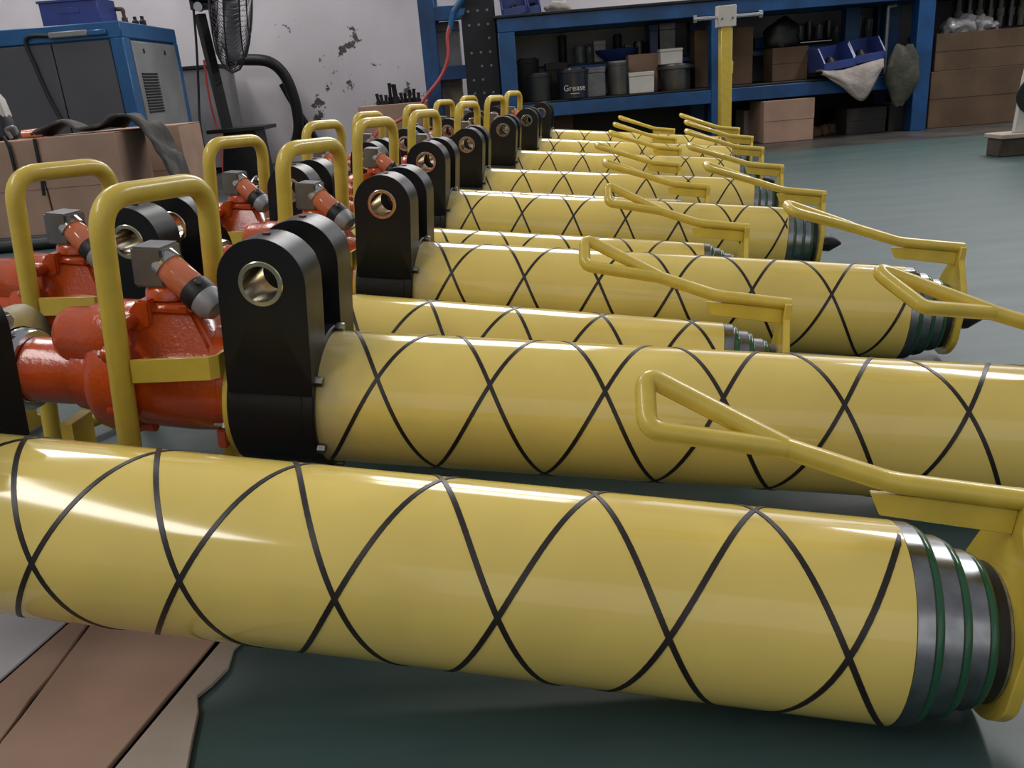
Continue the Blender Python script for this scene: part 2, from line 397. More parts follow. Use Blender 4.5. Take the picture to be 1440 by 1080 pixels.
def build_rig():
    root = empty('pneumatic_drill_rig')
    # --- glass fibre tube
    tube = MB().lathe([(.002, .09), (.002, .1), (.02, .1), (.5, .1), (TUBE_END - .02, .1), (TUBE_END, .1), (TUBE_END, .09)], seg=72).build('tube', Y_TUBE, root, sharp=30)
    for me in stripe_meshes(.6838 - .0411, 168.5):
        o = bpy.data.objects.new('stripe', me); COL.objects.link(o); o.parent = tube
    # --- stepped telescopic end
    E = LT
    for u0, u1, r in ((-.026, -.008, .0992), (-.000, .0195, .0888), (.0275, .0465, .0775)):
        MB().lathe([(E+u0, r*.9), (E+u0, r-.001), (E+u0+.0012, r), (E+u1-.002, r), (E+u1, r-.002), (E+u1, r*.8)], seg=64).build('stage_ring', STEEL, root)
    for u0, r in ((-.0085, .0968), (.019, .0865), (.046, .0755)):
        MB().ring([(E+u0, r-.02), (E+u0, r-.001), (E+u0+.0015, r), (E+u0+.005, r), (E+u0+.0075, r-.0012), (E+u0+.0088, r-.0038), (E+u0+.0088, r-.02)], seg=64).build('seal_ring', GREEN, root)
    MB().lathe([(E+.053, .05), (E+.053, .070), (E+.066, .069), (E+.066, .05)], seg=48).build('end_cap', RUBBER, root)
    MB().lathe([(E+.066, .05), (E+.066, .0665), (E+.0695, .0665), (E+.0695, .05)], seg=48).build('gasket', GASKET, root)
    # yellow end plate: round bottom, shoulders cut in to a narrow neck
    poly = []
    R = .083
    for i in range(25):
        a = math.radians(205 + (335 - 205) * i / 24); poly.append((R * math.cos(a), R * math.sin(a)))
    poly += [(.080, .045), (.062, .078), (.020, .124), (.020, .150), (-.020, .150), (-.020, .124), (-.062, .078), (-.080, .045)]
    MB().prism(poly, lambda a, b, d: (d, a, b), E+.0705, E+.0825).build('end_plate', Y_PAINT, root, bevel=.0012, bseg=1)
    # bracket strip under the rod
    sp = [(E - .062, .1405), (E - .050, .118), (E + .0705, .111), (E + .0705, .1375), (E - .02, .1405)]
    MB().prism(sp, lambda a, b, d: (a, d, b), -.004, .004).build('handle_strip', Y_PAINT, root, bevel=.001, bseg=1)
    o = bpy.data.objects.new('pull_handle', pull_handle(0)); COL.objects.link(o); o.parent = root
    MB().lathe([(E+.0825, .012), (E+.0825, .026), (E+.118, .027), (E+.150, .004)], seg=8).build('spike', RUBBER, root)
    # --- clevis bracket
    mb = MB()
    mb.lathe([(-.118, .06), (-.118, .099), (-.115, .105), (-.006, .105), (-.006, .1075), (-.004, .1095), (.010, .1095), (.0118, .1075), (.0118, .08)], seg=56)
    lug(mb, -.106, -.036); lug(mb, .040, .109)
    br = mb.build('clevis_bracket', BLACK, root, sharp=24, weld=False)
    for v0, v1 in ((-.108, -.034), (.038, .111)):
        MB().ring([(v0, .0245), (v0, .0300), (v0 + .001, .0312), (v1 - .001, .0312), (v1, .0300), (v1, .0245)], (-.050, 0, .197), (0, 1, 0), 40).build('bushing', BRASS, br)
        vm = (v0 + v1) / 2
        MB().lathe([(0, .006), (.0018, .006), (.0018, .0035)], (-.050, vm, .2588), (0, 0, 1), 12).build('grease_plug', REDPLUG, br)
    for a in (20, 78, 148, 205, 262, 322):
        q = math.radians(a)
        m2 = MB(); hexprism(m2, (.0115, .1055 * math.cos(q), .1055 * math.sin(q)), (1, 0, 0), .0072, .011); m2.build('bolt', BOLT, br)
    # --- yellow stand with grip on top
    mb = MB()
    ln = Vector((-.268, -.099, 0)); lf = Vector((-.208, .096, 0))
    def col(p, w, du=0.0): return Vector((p.x + du, p.y, w))
    path = rounded([col(ln, -.226, -.008), col(ln, .302), col(lf, .302), col(lf, -.226, -.002)], [0, .052, .052, 0], 9)
    mb.sweep(path, .0162, 16)
    stand = mb.build('stand_handle', Y_PAINT, root)
    mb = MB(); mb.sweep([col(ln, -.213, -.008), col(lf, -.213, -.002)], .0125, 12); mb.build('foot_bar', Y_PAINT, stand)
    strip = [(-.2535, -.1035), (-.136, -.1035), (-.1255, -.094), (-.1255, -.060), (-.1305, -.060), (-.1305, -.092), (-.138, -.0975), (-.2535, -.0975)]
    MB().prism(strip, lambda a, b, d: (a, b, d + (a + .25) * .10), .042, .077).build('side_strip', Y_PAINT, stand, bevel=.0008, bseg=1)
    MB().lathe([(-.1255, .05), (-.1255, .1), (-.1185, .1), (-.1185, .05)], seg=40).build('mount_plate', Y_PAINT, stand)
    for v, w in ((-.088, -.022), (-.03, -.085), (.088, -.022)):
        m2 = MB(); hexprism(m2, (-.1255, v, w), (-1, 0, 0), .0075, .006); m2.lathe([(.005, .0035), (.020, .003)], (-.1255, v, w), (-1, 0, 0), 8)
        m2.build('plate_bolt', BOLT, stand)
    # --- orange motor and gearbox
    mb = MB(); oc = (0, 0, .020)
    mb.lathe([(-.127, .05), (-.127, .084), (-.139, .085), (-.142, .081), (-.20, .083), (-.260, .0815), (-.289, .079), (-.289, .05)], oc, seg=48)
    mb.lathe([(-.288, .05), (-.288, .086), (-.293, .092), (-.325, .092), (-.338, .088), (-.346, .078), (-.349, .060), (-.349, .04)], oc, seg=48)
    body = mb.build('motor_housing', ORANGE, root, sharp=50)
    mb = MB(); mb.lathe([(-.345, .03), (-.345, .060), (-.375, .0575), (-.378, .051), (-.46, .0515), (-.463, .047)], (0, -.012, .020), seg=44)
    mb.build('spindle_sleeve', ORANGE, body, sharp=50)
    mb = MB(); mb.lathe([(-.30, .05), (-.345, .050), (-.352, .0445), (-.385, .0425), (-.396, .037), (-.400, .026)], (0, -.022, .084), seg=40)
    mb.build('gear_lobe', ORANGE, body, sharp=60)
    mb = MB(); mb.lathe([(-.27, .03), (-.270, .047), (-.318, .047), (-.324, .040)], (0, -.018, .094), seg=40)
    mb.build('gear_cover', ORANGE, body, sharp=60)
    for v, w in ((-.074, .074), (-.05, .118), (.072, .078), (-.078, -.01), (.075, -.012), (-.03, -.052)):
        MB().lathe([(-.268, .008), (-.268, .0125), (-.306, .0125), (-.309, .010)], (0, v, w), seg=16).build('bolt_boss', ORANGE, body)
        m2 = MB(); hexprism(m2, (-.309, v, w), (-1, 0, 0), .0075, .006); m2.build('housing_bolt', BOLT, body)
    # valve neck, flange, ear
    mb = MB()
    bt = [(-.282, -.074, .052), (-.130, -.070, .050), (-.130, .070, .050), (-.282, .074, .052)]; tp = [(-.272, -.040, .132), (-.186, -.034, .132), (-.186, .034, .132), (-.272, .040, .132)]
    mb.add(bt + tp, [(3, 2, 1, 0), (4, 5, 6, 7), (0, 1, 5, 4), (1, 2, 6, 5), (2, 3, 7, 6), (3, 0, 4, 7)])
    mb.box((-.272, -.043, .126), (-.186, .040, .143))
    mb.lathe([(.140, .03), (.140, .036), (.158, .034), (.166, .026)], (-.235, 0, 0), (0, 0, 1), 28)
    mb.build('valve_neck', ORANGE, body, bevel=.007, bseg=3, sharp=60)
    MB().prism([(-.300, .098), (-.262, .150), (-.243, .150), (-.243, .112), (-.268, .098)], lambda a, b, d: (a, d, b), -.052, -.012).build('ear', ORANGE, body, bevel=.003)
    mb = MB()
    mb.lathe([(0, .006), (0, .011), (.03, .011), (.03, .006)], (-.272, -.052, .120), (0, -1, 0), 16); mb.build('boss', ORANGE, body)
    MB().box((-.160, -.055, -.075), (-.145, -.030, -.045)).build('drain_lug', ORANGE, body, bevel=.002)
    # grey elbow block and orange air pipe
    vb = MB().box((-.274, -.030, .164), (-.226, .030, .223)).build('valve_block', ZINC, root, bevel=.0035)
    p0 = Vector((-.229, -.008, .191)); d = Vector((.070, -.024, -.046)).normalized()
    MB().lathe([(-.012, .015), (-.012, .0255), (.004, .0255), (.004, .018)], p0, d, 28).build('collar', CHROME, vb)
    pipe = MB().lathe([(.002, .015), (.002, .0222), (.008, .0230), (.062, .0230), (.066, .020)], p0, d, 32).build('air_pipe', PIPE_OR, root)
    MB().ring([(.052, .0215), (.052, .0246), (.055, .0256), (.073, .0256), (.077, .0246), (.077, .0215)], p0, d, 28).build('hose_clamp', RUBBER, pipe)
    MB().lathe([(0, .003), (.0, .0045), (.016, .0045), (.016, .003)], p0 + d * .066 + Vector((.0, -.010, .021)), Vector((.6, -.6, .3)), 10).build('clamp_screw', CHROME, pipe)
    MB().lathe([(.076, .015), (.076, .0248), (.090, .0248), (.102, .017), (.106, .005)], p0, d, 28).build('pipe_cap', CAPG, pipe)
    # chrome clamp on the spindle sleeve
    cl = MB().ring([(-.500, .047), (-.500, .060), (-.495, .064), (-.468, .064), (-.462, .060), (-.462, .047)], (0, -.012, .020), (1, 0, 0), 44).build('spindle_clamp', CHROME, root)
    vs = []; fs = []; nn = 18
    for i in range(nn + 1):
        a = math.radians(18 + 144 * i / nn); 
        for u, r in ((-.497, .064), (-.497, .098), (-.490, .100), (-.487, .066)):
            vs.append((u, -.012 + r * math.cos(a), .020 + r * math.sin(a)))
    for i in range(nn):
        for j in range(4): fs.append((i*4+j, i*4+(j+1) % 4, i*4+4+(j+1) % 4, i*4+4+j))
    fs += [(0,1,2,3), tuple(nn*4+j for j in (3,2,1,0))]
    MB().add(vs, fs).build('guard_plate', CHROME, cl)
    m2 = MB(); hexprism(m2, (-.486, -.030, .102), (1, -.2, .25), .009, .010); m2.lathe([(0, .014), (.002, .014)], (-.487, -.030, .102), (1, -.2, .25), 20); m2.build('guard_screw', BOLT, cl)
    MB().lathe([(-.560, .02), (-.560, .030), (-.500, .034), (-.500, .02)], (0, -.012, .020), seg=28).build('drill_chuck', BLACK, root)
    # yellow saddle under the sleeve, standing on the floor
    sad = MB()
    sad.prism([(-.05, -.255), (.05, -.255), (.05, -.24), (.022, -.23), (.022, -.06), (-.035, -.06), (-.035, -.23), (-.05, -.24)], lambda a, b, d: (d, a, b), -.425, -.405)
    sad.build('saddle_post', Y_PAINT, root, bevel=.001, bseg=1)
    return root

# right end of the tube axis (x, y), yaw, tilt in degrees, shift of the left hardware along the tube, handle kind
RIGS = [
    (.376, .706, -10.13, 6.18, 0, 'nearest rig, its striped yellow tube crossing the whole foreground above flattened cardboard'),
    (.785, 1.084, -7.54, 5.60, 2, 'second rig from the front, its striped tube running out of frame at right'),
    (.395, 1.431, -11.39, 6.33, 0, 'third rig from the front, set back left, its stepped tube end below a yellow loop'),
    (.862, 1.743, -10.08, 5.69, 1, 'fourth rig from the front, whole tube in view with black spike at its end'),
    (.535, 2.157, -10.10, 6.08, 0, 'fifth rig from the front, set back left, a thin tube strip behind the fourth'),
    (.896, 2.600, -10.08, 6.07, 1, 'sixth rig from the front, its black bracket behind that of the fourth'),
    (.631, 2.945, -9.77, 5.97, 1, 'seventh rig from the front, set back left, tube hidden behind the sixth'),
    (1.008, 3.324, -9.37, 5.73, 1, 'eighth rig from the front, tube end beside the open floor'),
    (.693, 3.690, -9.77, 5.97, 1, 'ninth rig from the front, set back left, tube hidden behind the eighth'),
    (1.161, 4.066, -9.33, 5.84, 1, 'tenth rig from the front, in the right-hand row'),
    (.845, 4.380, -9.77, 5.97, 1, 'eleventh rig from the front, set back left with only grip and loop showing'),
    (1.298, 4.702, -9.85, 6.05, 1, 'twelfth rig from the front, in the right-hand row'),
    (.960, 5.040, -9.77, 5.97, 1, 'thirteenth rig from the front, set back left near the blue rack'),
    (1.414, 5.374, -9.78, 6.33, 1, 'farthest rig of the right-hand row, just before the yellow post'),
    (1.090, 5.720, -9.77, 5.97, 1, 'farthest rig of all, set back left beside the blue bench leg'),
]
CROSS = {0: (.638, 168.5), 1: (.2575, 142), 2: (.799, 90), 3: (.256, 148), 4: (.214, 150), 5: (.250, 147), 7: (.166, 118), 9: (.166, 120)}
set_length(LT_RIGHT); proto_right = build_rig(); flat_right = pull_handle(1); bent_right = pull_handle(2)
used = set()
def place(i):
    x, y, yaw, tl, hk, label = RIGS[i]
    left = i % 2 == 0
    proto = proto_left if left else proto_right
    r = copy_tree(proto) if left in used else proto
    used.add(left)
    yw, t = math.radians(yaw), math.radians(tl)
    D = Vector((math.cos(yw) * math.cos(t), math.sin(yw) * math.cos(t), -math.sin(t)))
    v = Vector((0, 0, 1)).cross(D).normalized(); w = D.cross(v)
    O = Vector((x, y, .1)) - D * LT
    r.matrix_world = Matrix.Translation(O) @ Matrix((D, v, w)).transposed().to_4x4()
    tag(r, label, 'drill rig', 'pneumatic drill rigs lying side by side on the green floor')
    tb = [c for c in r.children if c.name.split('.')[0] == 'tube'][0]
    for c, me in zip(tb.children, stripe_meshes(*CROSS.get(i, (.255 + .03 * math.sin(i * 2.3), 145 + 12 * math.sin(i * 1.7))))): c.data = me
    if hk:
        for c in r.children:
            if c.name.split('.')[0] == 'pull_handle': c.data = bent_right if hk == 2 else flat_left if left else flat_right
for i in range(1, len(RIGS), 2): place(i)
set_length(LT_LEFT); proto_left = build_rig(); flat_left = pull_handle(1)
for i in range(0, len(RIGS), 2): place(i)
#BACKGROUND
# ------------------------------------------------------------------ background materials
BLUE = mat('bench_blue', (0.009, 0.080, 0.245), 0.42, var=0.45, vscale=5)
BLUE2 = mat('cabinet_blue', (0.011, 0.10, 0.27), 0.38, var=0.2, vscale=4)
PANELG = mat('panel_dark_grey', (0.075, 0.075, 0.085), 0.5, var=0.15, vscale=3)
PANELL = mat('panel_light_grey', (0.26, 0.26, 0.265), 0.45, var=0.25, vscale=4)
CARD = mat('cardboard', (0.42, 0.265, 0.19), 0.8, var=0.22, vscale=4, bump=.1, bscale=30)
CARD_D = mat('cardboard_old', (0.145, 0.085, 0.048), 0.8, var=0.4, vscale=3, bump=.15, bscale=20)
CARD_L = mat('cardboard_pale', (0.42, 0.335, 0.27), 0.8, var=0.2, vscale=6)
PAPER = mat('paper_white', (0.50, 0.47, 0.49), 0.6, var=0.12, vscale=12)
CLOTH = mat('cloth_dark', (0.095, 0.088, 0.080), 0.85, var=0.7, vscale=9, bump=.5, bscale=25)
DARK = mat('dark_metal', (0.018, 0.018, 0.020), 0.5, 0.3, var=0.4, vscale=12)
DARKBOX = mat('dark_carton', (0.028, 0.024, 0.022), 0.7, var=0.4, vscale=6)
BIN = mat('bin_blue', (0.032, 0.055, 0.23), 0.35, var=0.2, vscale=8)
WHITEB = mat('box_white', (0.56, 0.53, 0.50), 0.6, var=0.1, vscale=10)
SACK = mat('sack_pale', (0.36, 0.31, 0.28), 0.85, var=0.3, vscale=10, bump=.5, bscale=40)
SACK_D = mat('sack_dark', (0.085, 0.085, 0.06), 0.85, var=0.6, vscale=9, bump=.5, bscale=30)
FOIL = mat('plastic_wrap', (0.62, 0.62, 0.64), 0.25, 0.2, var=0.2, vscale=14, bump=.4, bscale=30)
RED = mat('hose_red', (0.42, 0.045, 0.035), 0.4, var=0.15)
CAN = mat('can_steel', (0.13, 0.13, 0.125), 0.35, 0.8, var=0.3, vscale=10)
LIDG = mat('tin_grey', (0.15, 0.155, 0.17), 0.4, 0.3, var=0.3, vscale=12)
GLASSY = mat('jar_clear', (0.17, 0.18, 0.19), 0.15, 0.0, var=0.3, vscale=20)
WOOD = mat('pallet_wood', (0.085, 0.06, 0.042), 0.8, var=0.4, vscale=8)
WIRE = mat('fan_wire', (0.05, 0.05, 0.055), 0.35, 0.6)
NAVY = mat('column_navy', (0.004, 0.006, 0.013), 0.55, var=0.4, vscale=10)

def slab(px0, px1, Y, pyt, pyb, depth, name, m, parent=None, bevel=.004, px2=None):
    """box whose near face spans the given picture columns and rows on plane y=Y"""
    xm = (px0 + px1) / 2
    x0, x1 = at(px0, (pyt+pyb)/2, Y).x, at(px1, (pyt+pyb)/2, Y).x
    zt, zb = at(xm, pyt, Y).z, at(xm, pyb, Y).z
    return MB().box((x0, Y, zb), (x1, Y + depth, zt)).build(name, m, parent, bevel=bevel, bseg=1)
def wbox(lo, hi, name, m, parent=None, bevel=.004, mtx=None):
    return MB().box(lo, hi, mtx).build(name, m, parent, bevel=bevel, bseg=1)
def carton(name, lo, hi, label, m=CARD, group=None, rz=0.0, tape=None, flaps=True):
    """closed carton: body, four top flaps with a seam, tape"""
    x0, y0, z0 = lo; x1, y1, z1 = hi
    c = Vector(((x0+x1)/2, (y0+y1)/2, z0)); hx, hy, h = (x1-x0)/2, (y1-y0)/2, z1-z0
    t = empty(name, c); t.rotation_euler.z = rz
    wbox((-hx, -hy, 0), (hx, hy, h - .006), 'body', m, t, .004)
    if flaps:
        wbox((-hx, -hy, h - .0055), (hx, -.003, h), 'flap', m, t, .002)
        wbox((-hx, .003, h - .0055), (hx, hy, h), 'flap', m, t, .002)
        wbox((-hx, -hy - .003, h * .52), (hx, -hy - .0002, h - .003), 'front_flap', m, t, .001)
    if tape: wbox((-.03, -hy - .0035, h * .25), (.03, -hy - .0031, h * .98), 'tape', tape, t, 0)
    return tag(t, label, 'cardboard box', group)

# ------------------------------------------------------------------ blue air compressor cabinet
c = empty('compressor_cabinet', (-2.85, 6.5, 0))
def cp(lo, hi, name, m, bevel=.006, parent=c):
    o = wbox(lo, hi, name, m, parent, bevel); o.location = -c.location if parent is c else (0, 0, 0); return o
X0, X1, Yf, Yb, ZT = -3.75, -2.335, 6.0, 7.02, 1.175
cp((X0, Yf + .02, .06), (X1 - .02, Yb, ZT - .02), 'body', BLUE2)
cp((X0, Yf, ZT - .10), (X1, Yb + .02, ZT), 'top_frame', BLUE2)
cp((X1 - .085, Yf - .002, .04), (X1 + .001, Yf + .12, ZT - .098), 'corner_post', BLUE2)
cp((X1 - .08, Yb - .06, .04), (X1 + .001, Yb + .02, ZT - .098), 'corner_post', BLUE2)
cp((X0, Yf - .002, .0), (X1, Yb, .10), 'plinth', BLUE2)
fp = cp((-2.80, Yf + .002, .12), (X1 - .09, Yf + .03, ZT - .105), 'front_panel', PANELG)
cp((-3.40, Yf + .002, .12), (-2.806, Yf + .03, ZT - .105), 'front_panel', PANELG)
cp((X0, Yf + .002, .12), (-3.406, Yf + .03, ZT - .105), 'front_panel', PANELG)
cp((X1 - .03, Yf + .13, .12), (X1 + .004, Yb - .07, ZT - .115), 'side_panel', PANELL)
for i in range(14):
    z = .60 + i * .019
    cp((X1 + .003, Yf + .19, z), (X1 + .012, Yf + .47, z + .011), 'vent_slat', DARK, .002)
for yy in (.30, .70): cp((X1 + .003, Yf + yy, ZT - .19), (X1 + .010, Yf + yy + .02, ZT - .16), 'panel_lock', DARK, .002)
# lamp strip and cable on the front
p0, p1 = at(66, 50, 5.96), at(148, 50, 5.96)
cp((p0.x, Yf - .03, p0.z - .018), (p0.x + .25, Yf + .003, p0.z + .018), 'lamp_strip', PANELL)
cp((p0.x + .25, Yf - .025, p0.z - .02), (p1.x, Yf + .003, p0.z + .014), 'lamp_end', BLUE2)
cable = smooth_path([Vector((p0.x, Yf - .01, p0.z)), at(36, 55, 5.985), at(50, 95, 5.985), at(70, 140, 5.985), at(90, 175, 5.985)], 6)
o = MB().sweep(cable, .012, 8).build('cable', RUBBER, c); o.location = -c.location
tag(c, 'big blue compressor cabinet with grey panels against the white wall', 'compressor')
# crate and fittings on top
t = empty('plastic_crate', (at(114, 30, 6.35).x, 6.35, ZT))
for nm, lo, hi in (('base', (-.17,-.13,0), (.17,.13,.012)), ('side', (-.19,-.15,.0), (.19,-.14,.17)), ('side', (-.19,.14,.0), (.19,.15,.17)), ('end', (-.19,-.14,.0), (-.18,.14,.17)), ('end', (.18,-.14,.0), (.19,.14,.17)), ('rim', (-.20,-.16,.155), (.20,-.148,.17))):
    wbox(lo, hi, nm, BIN, t, .002)
wbox((-.07, -.154, .085), (.07, -.149, .12), 'label_holder', BIN, t, .001)
tag(t, 'blue plastic crate on top of the compressor cabinet', 'crate')
t = empty('air_valve', (at(176, 30, 6.5).x, 6.5, ZT))
MB().lathe([(0, .02), (.06, .02), (.06, .012), (.10, .012)], (0, 0, 0), (0, 0, 1), 14).build('stem', CARD_D, t)
MB().sweep(rounded([(0, 0, .09), (0, 0, .115), (-.09, 0, .12)], .015), .014, 10).build('elbow', CARD_D, t)
for dx in (-.10, .07, .12): MB().lathe([(0, .022), (.03, .022), (.04, .012), (.06, .012)], (dx, 0, 0), (0, 0, 1), 12).build('fitting', DARK, t)
tag(t, 'row of rusty pipe fittings on the compressor top edge', 'fitting')

# ------------------------------------------------------------------ cartons and cloth at the left
carton('carton', (-2.345, 4.6, 0), (-1.935, 5.0, .533), 'pinkish brown cardboard box under the dark cloth at left', tape=None)
carton('carton', (-2.90, 4.62, 0), (-2.362, 5.02, .527), 'cardboard box with two black straps at the left picture edge')
x3 = at(250, 175, 5.3).x
carton('carton', (x3 - .50, 5.3, 0), (x3, 5.7, at(240, 176, 5.3).z), 'cardboard box behind the hanging end of the dark cloth')
def strap(pts, label):
    o = MB().sweep(smooth_path(pts, 6), .009, 8).build('strap', RUBBER); return tag(o, label, 'strap', 'black straps on the left carton')
strap([at(4, 192, 4.60), at(12, 205, 4.600), at(20, 235, 4.600), at(27, 262, 4.600)], 'black strap leaning on the leftmost carton, nearer the picture edge')
strap([at(48, 195, 4.585), at(52, 215, 4.585), at(57, 240, 4.585), at(62, 275, 4.585)], 'black strap in the gap between the two front cartons')
# grey fitting on the left carton
t = empty('hook_fitting', at(14, 186, 4.75))
t.location.z = .527
MB().sweep(rounded([(0, 0, 0.01), (-.02, 0, .06), (.03, 0, .07), (.04, 0, .03)], .015), .010, 10).build('hook', ZINC, t)
MB().lathe([(-.04, .012), (-.04, .022), (.06, .026), (.075, .012)], (.10, .01, .026), (1, .2, 0), 16).build('body', PIPE_OR, t)
tag(t, 'grey hook with a reddish fitting on the left carton', 'fitting')
# white and dark power tool at the left edge
t = empty('white_tool', at(4, 182, 4.9)); t.location.z = .527
MB().lathe([(0, .06), (.02, .075), (.10, .07), (.15, .04)], (0, 0, 0), (0, 0, 1), 20).build('base', DARK, t)
MB().prism([(-.10, .11), (.055, .11), (.04, .21), (.0, .27), (-.1, .28)], lambda a, b, d: (a, d, b), -.04, .04).build('cover', WHITEB, t, bevel=.01)
tag(t, 'white and black machine cut off by the left picture edge', 'machine')
# dark cloth
def cloth():
    prof = [at(58, 190, 4.72), at(75, 180, 4.74), at(100, 172, 4.76), at(122, 182, 4.77), at(150, 176, 4.78), at(166, 166, 4.79), at(186, 163, 4.80), at(204, 176, 4.80), at(220, 196, 4.78), at(236, 222, 4.76), at(256, 254, 4.74), at(268, 275, 4.72)]
    prof = smooth_path(prof, 6); n = len(prof); rows = 9; vs = []
    for j in range(rows):
        q = j / (rows - 1)
        for i, p in enumerate(prof):
            w = .02 + .21 * (1 - abs(i / n - .62))
            z = p.z - .09 * (q ** 2) * (0.6 + .5 * math.sin(i * .55)) * (1 if i > n * .45 else .35)
            nz = noise.noise(Vector((i * .18, j * .5, 3))) * .018
            vs.append(Vector((p.x + nz, p.y - .10 + q * w * 1.6, max(z, .545 if p.x < -1.93 else .0) + nz)))
    fs = [(j*n+i, j*n+i+1, (j+1)*n+i+1, (j+1)*n+i) for j in range(rows-1) for i in range(n-1)]
    o = MB().add(vs, fs).build('cloth', CLOTH, None, sharp=180)
    so = o.modifiers.new('thickness', 'SOLIDIFY'); so.thickness = .014; so.offset = 1
    return o
tag(cloth(), 'dark crumpled cloth draped over the cartons at left', 'cloth')

# black hoses on the floor at left
for k, (y0, lab) in enumerate(((4.35, 'black hose on the floor in front of the cartons, nearer one'), (4.47, 'black hose on the floor in front of the cartons, farther one'))):
    pts = [(-3.2, y0 + .1, .03), (-2.6, y0, .03), (-2.2, y0 + .03, .03), (-1.8, y0 + .10, .03), (-1.5, y0 + .35, .03), (-1.45, y0 + .8, .03)]
    tag(MB().sweep(smooth_path(pts, 8), .03, 10).build('floor_hose', RUBBER), lab, 'hose')

# ------------------------------------------------------------------ fan and grey tank cabinet by the wall
g = empty('grey_cabinet', (at(278, 190, 8.3).x, 8.3, 0))
xa, xb = at(236, 140, 8.3).x, at(312, 140, 8.3).x; zt = at(278, 92, 8.3).z
for nm, lo, hi, m in (('body', (xa, 8.3, .05), (xb, 8.85, zt - .03), PANELL), ('top', (xa - .01, 8.28, zt - .03), (xb + .02, 8.86, zt), DARK), ('plinth', (xa + .02, 8.32, 0), (xb - .02, 8.8, .05), DARK)):
    o = wbox(lo, hi, nm, m, g); o.location = -g.location
tag(g, 'low grey metal cabinet between compressor and fan', 'cabinet')
pts = smooth_path([at(319, 85, 8.72), at(345, 84, 8.72), at(378, 87, 8.70), at(400, 106, 8.74), at(414, 140, 8.76), at(420, 178, 8.78), at(414, 205, 8.8), at(398, 222, 8.8)], 8)
tag(MB().sweep(pts, .052, 12).build('air_hose', RUBBER), 'thick black hose arching down along the white wall', 'hose')
pts = smooth_path([at(396, 118, 8.86), at(412, 146, 8.86), at(428, 170, 8.88), at(444, 195, 8.9)], 8)
tag(MB().sweep(pts, .03, 10).build('air_hose', DARK), 'thinner grey pipe sloping down behind the black wall hose', 'hose')
f = empty('pedestal_fan', (at(335, 200, 7.5).x, 7.5, 0))
fx = f.location.x
def fa(mb, name, m, parent=None, **k):
    o = mb.build(name, m, parent or f, **k)
    if parent is None: o.location = -f.location
    return o
base_z = at(345, 180, 7.5).z
fa(MB().box((at(300, 182, 7.5).x, 7.3, base_z - .02), (at(379, 178, 7.5).x, 7.75, base_z + .01)), 'base_plate', DARK, bevel=.004)
fa(MB().prism([(at(322, 190, 7.5).x, base_z - .02), (at(366, 190, 7.5).x, base_z - .02), (at(378, 240, 7.5).x, 0), (at(318, 240, 7.5).x, 0)], lambda a, b, d: (a, d, b), 7.36, 7.68), 'pedestal', DARK)
fa(MB().sweep([at(281, 20, 7.5), at(322, 190, 7.5)], .048, 4), 'pole', DARK)
ax = Vector((1, .18, -.17)).normalized(); e1 = Vector((-.18, 1, 0)).normalized(); e2 = ax.cross(e1).normalized()
hub = at(323, 103, 7.5) + e2 * .62
mh = fa(MB().lathe([(-.30, .03), (-.30, .10), (-.26, .12), (-.12, .12), (-.08, .06), (.05, .05)], hub, ax, 24), 'motor', DARK)
fa(MB().lathe([(0, .03), (0, .035), (.05, .035)], at(281, 10, 7.42), (0, -1, 0), 14), 'clamp_knob', CHROME)
fa(MB().box((at(271, 12, 7.5).x, 7.44, at(280, 14, 7.5).z), (at(300, 12, 7.5).x, 7.56, at(280, 0, 7.5).z)), 'tilt_head', DARK)
# wire cage, two domes round an axis close to the picture plane
mb = MB(); NW = 84; RC = .62
for side in (-1, 1):
    for k in range(NW):
        a = 2 * math.pi * k / NW; rd = e1 * math.cos(a) + e2 * math.sin(a)
        pts = [hub + rd * (RC * s) + ax * (side * .15 * math.sqrt(max(0, 1 - s ** 3)) + .02) for s in (.15, .4, .65, .85, .95, 1.0)]
        mb.sweep(pts, .0028, 4, cap=False)
fa(mb, 'wire_cage', WIRE)
mb = MB()
for s, off in ((1.0, 0), (.8, .15 * math.sqrt(1 - .8 ** 3)), (.8, -.15 * math.sqrt(1 - .8 ** 3)), (.5, .14), (.5, -.14)):
    mb.sweep([hub + (e1 * math.cos(q) + e2 * math.sin(q)) * (RC * s) + ax * (off + .02) for q in [2 * math.pi * i / 40 for i in range(40)]], .006, 6, closed=True)
fa(mb, 'cage_rings', WIRE)
for k in range(3):
    a0 = 2 * math.pi * k / 3 + .5; vs = []
    for i in range(9):
        for j in range(5):
            rr = .05 + (RC * .86 - .05) * i / 8; aa = a0 + (.25 + .45 * (i / 8)) * (j - 2) / 2; tw = .05 * (j - 2) / 2
            rd = e1 * math.cos(aa) + e2 * math.sin(aa); vs.append(hub + rd * rr + ax * (tw + .02))
    fs = [(i*5+j, i*5+j+1, i*5+6+j, i*5+5+j) for i in range(8) for j in range(4)]
    o = fa(MB().add(vs, fs), 'blade', PANELG, sharp=180)
    so = o.modifiers.new('thickness', 'SOLIDIFY'); so.thickness = .005
tag(f, 'black pedestal fan with wire cage seen edge-on by the wall', 'fan')
pts = smooth_path([at(272, 12, 7.46), at(276, 60, 7.46), at(279, 120, 7.44), at(281, 170, 7.4), at(288, 215, 7.3)], 6)
tag(MB().sweep(pts, .010, 8).build('power_cord', RUBBER), 'thin black cord hanging left of the fan pole', 'cord')
pts = smooth_path([at(287, 84, 8.2), at(290, 110, 8.2), at(296, 145, 8.2), at(306, 185, 8.2), Vector((at(310, 220, 8.1).x, 8.1, .012))], 6)
tag(MB().sweep(pts, .010, 8).build('power_cord', RED), 'short red cord beside the fan pole', 'cord')

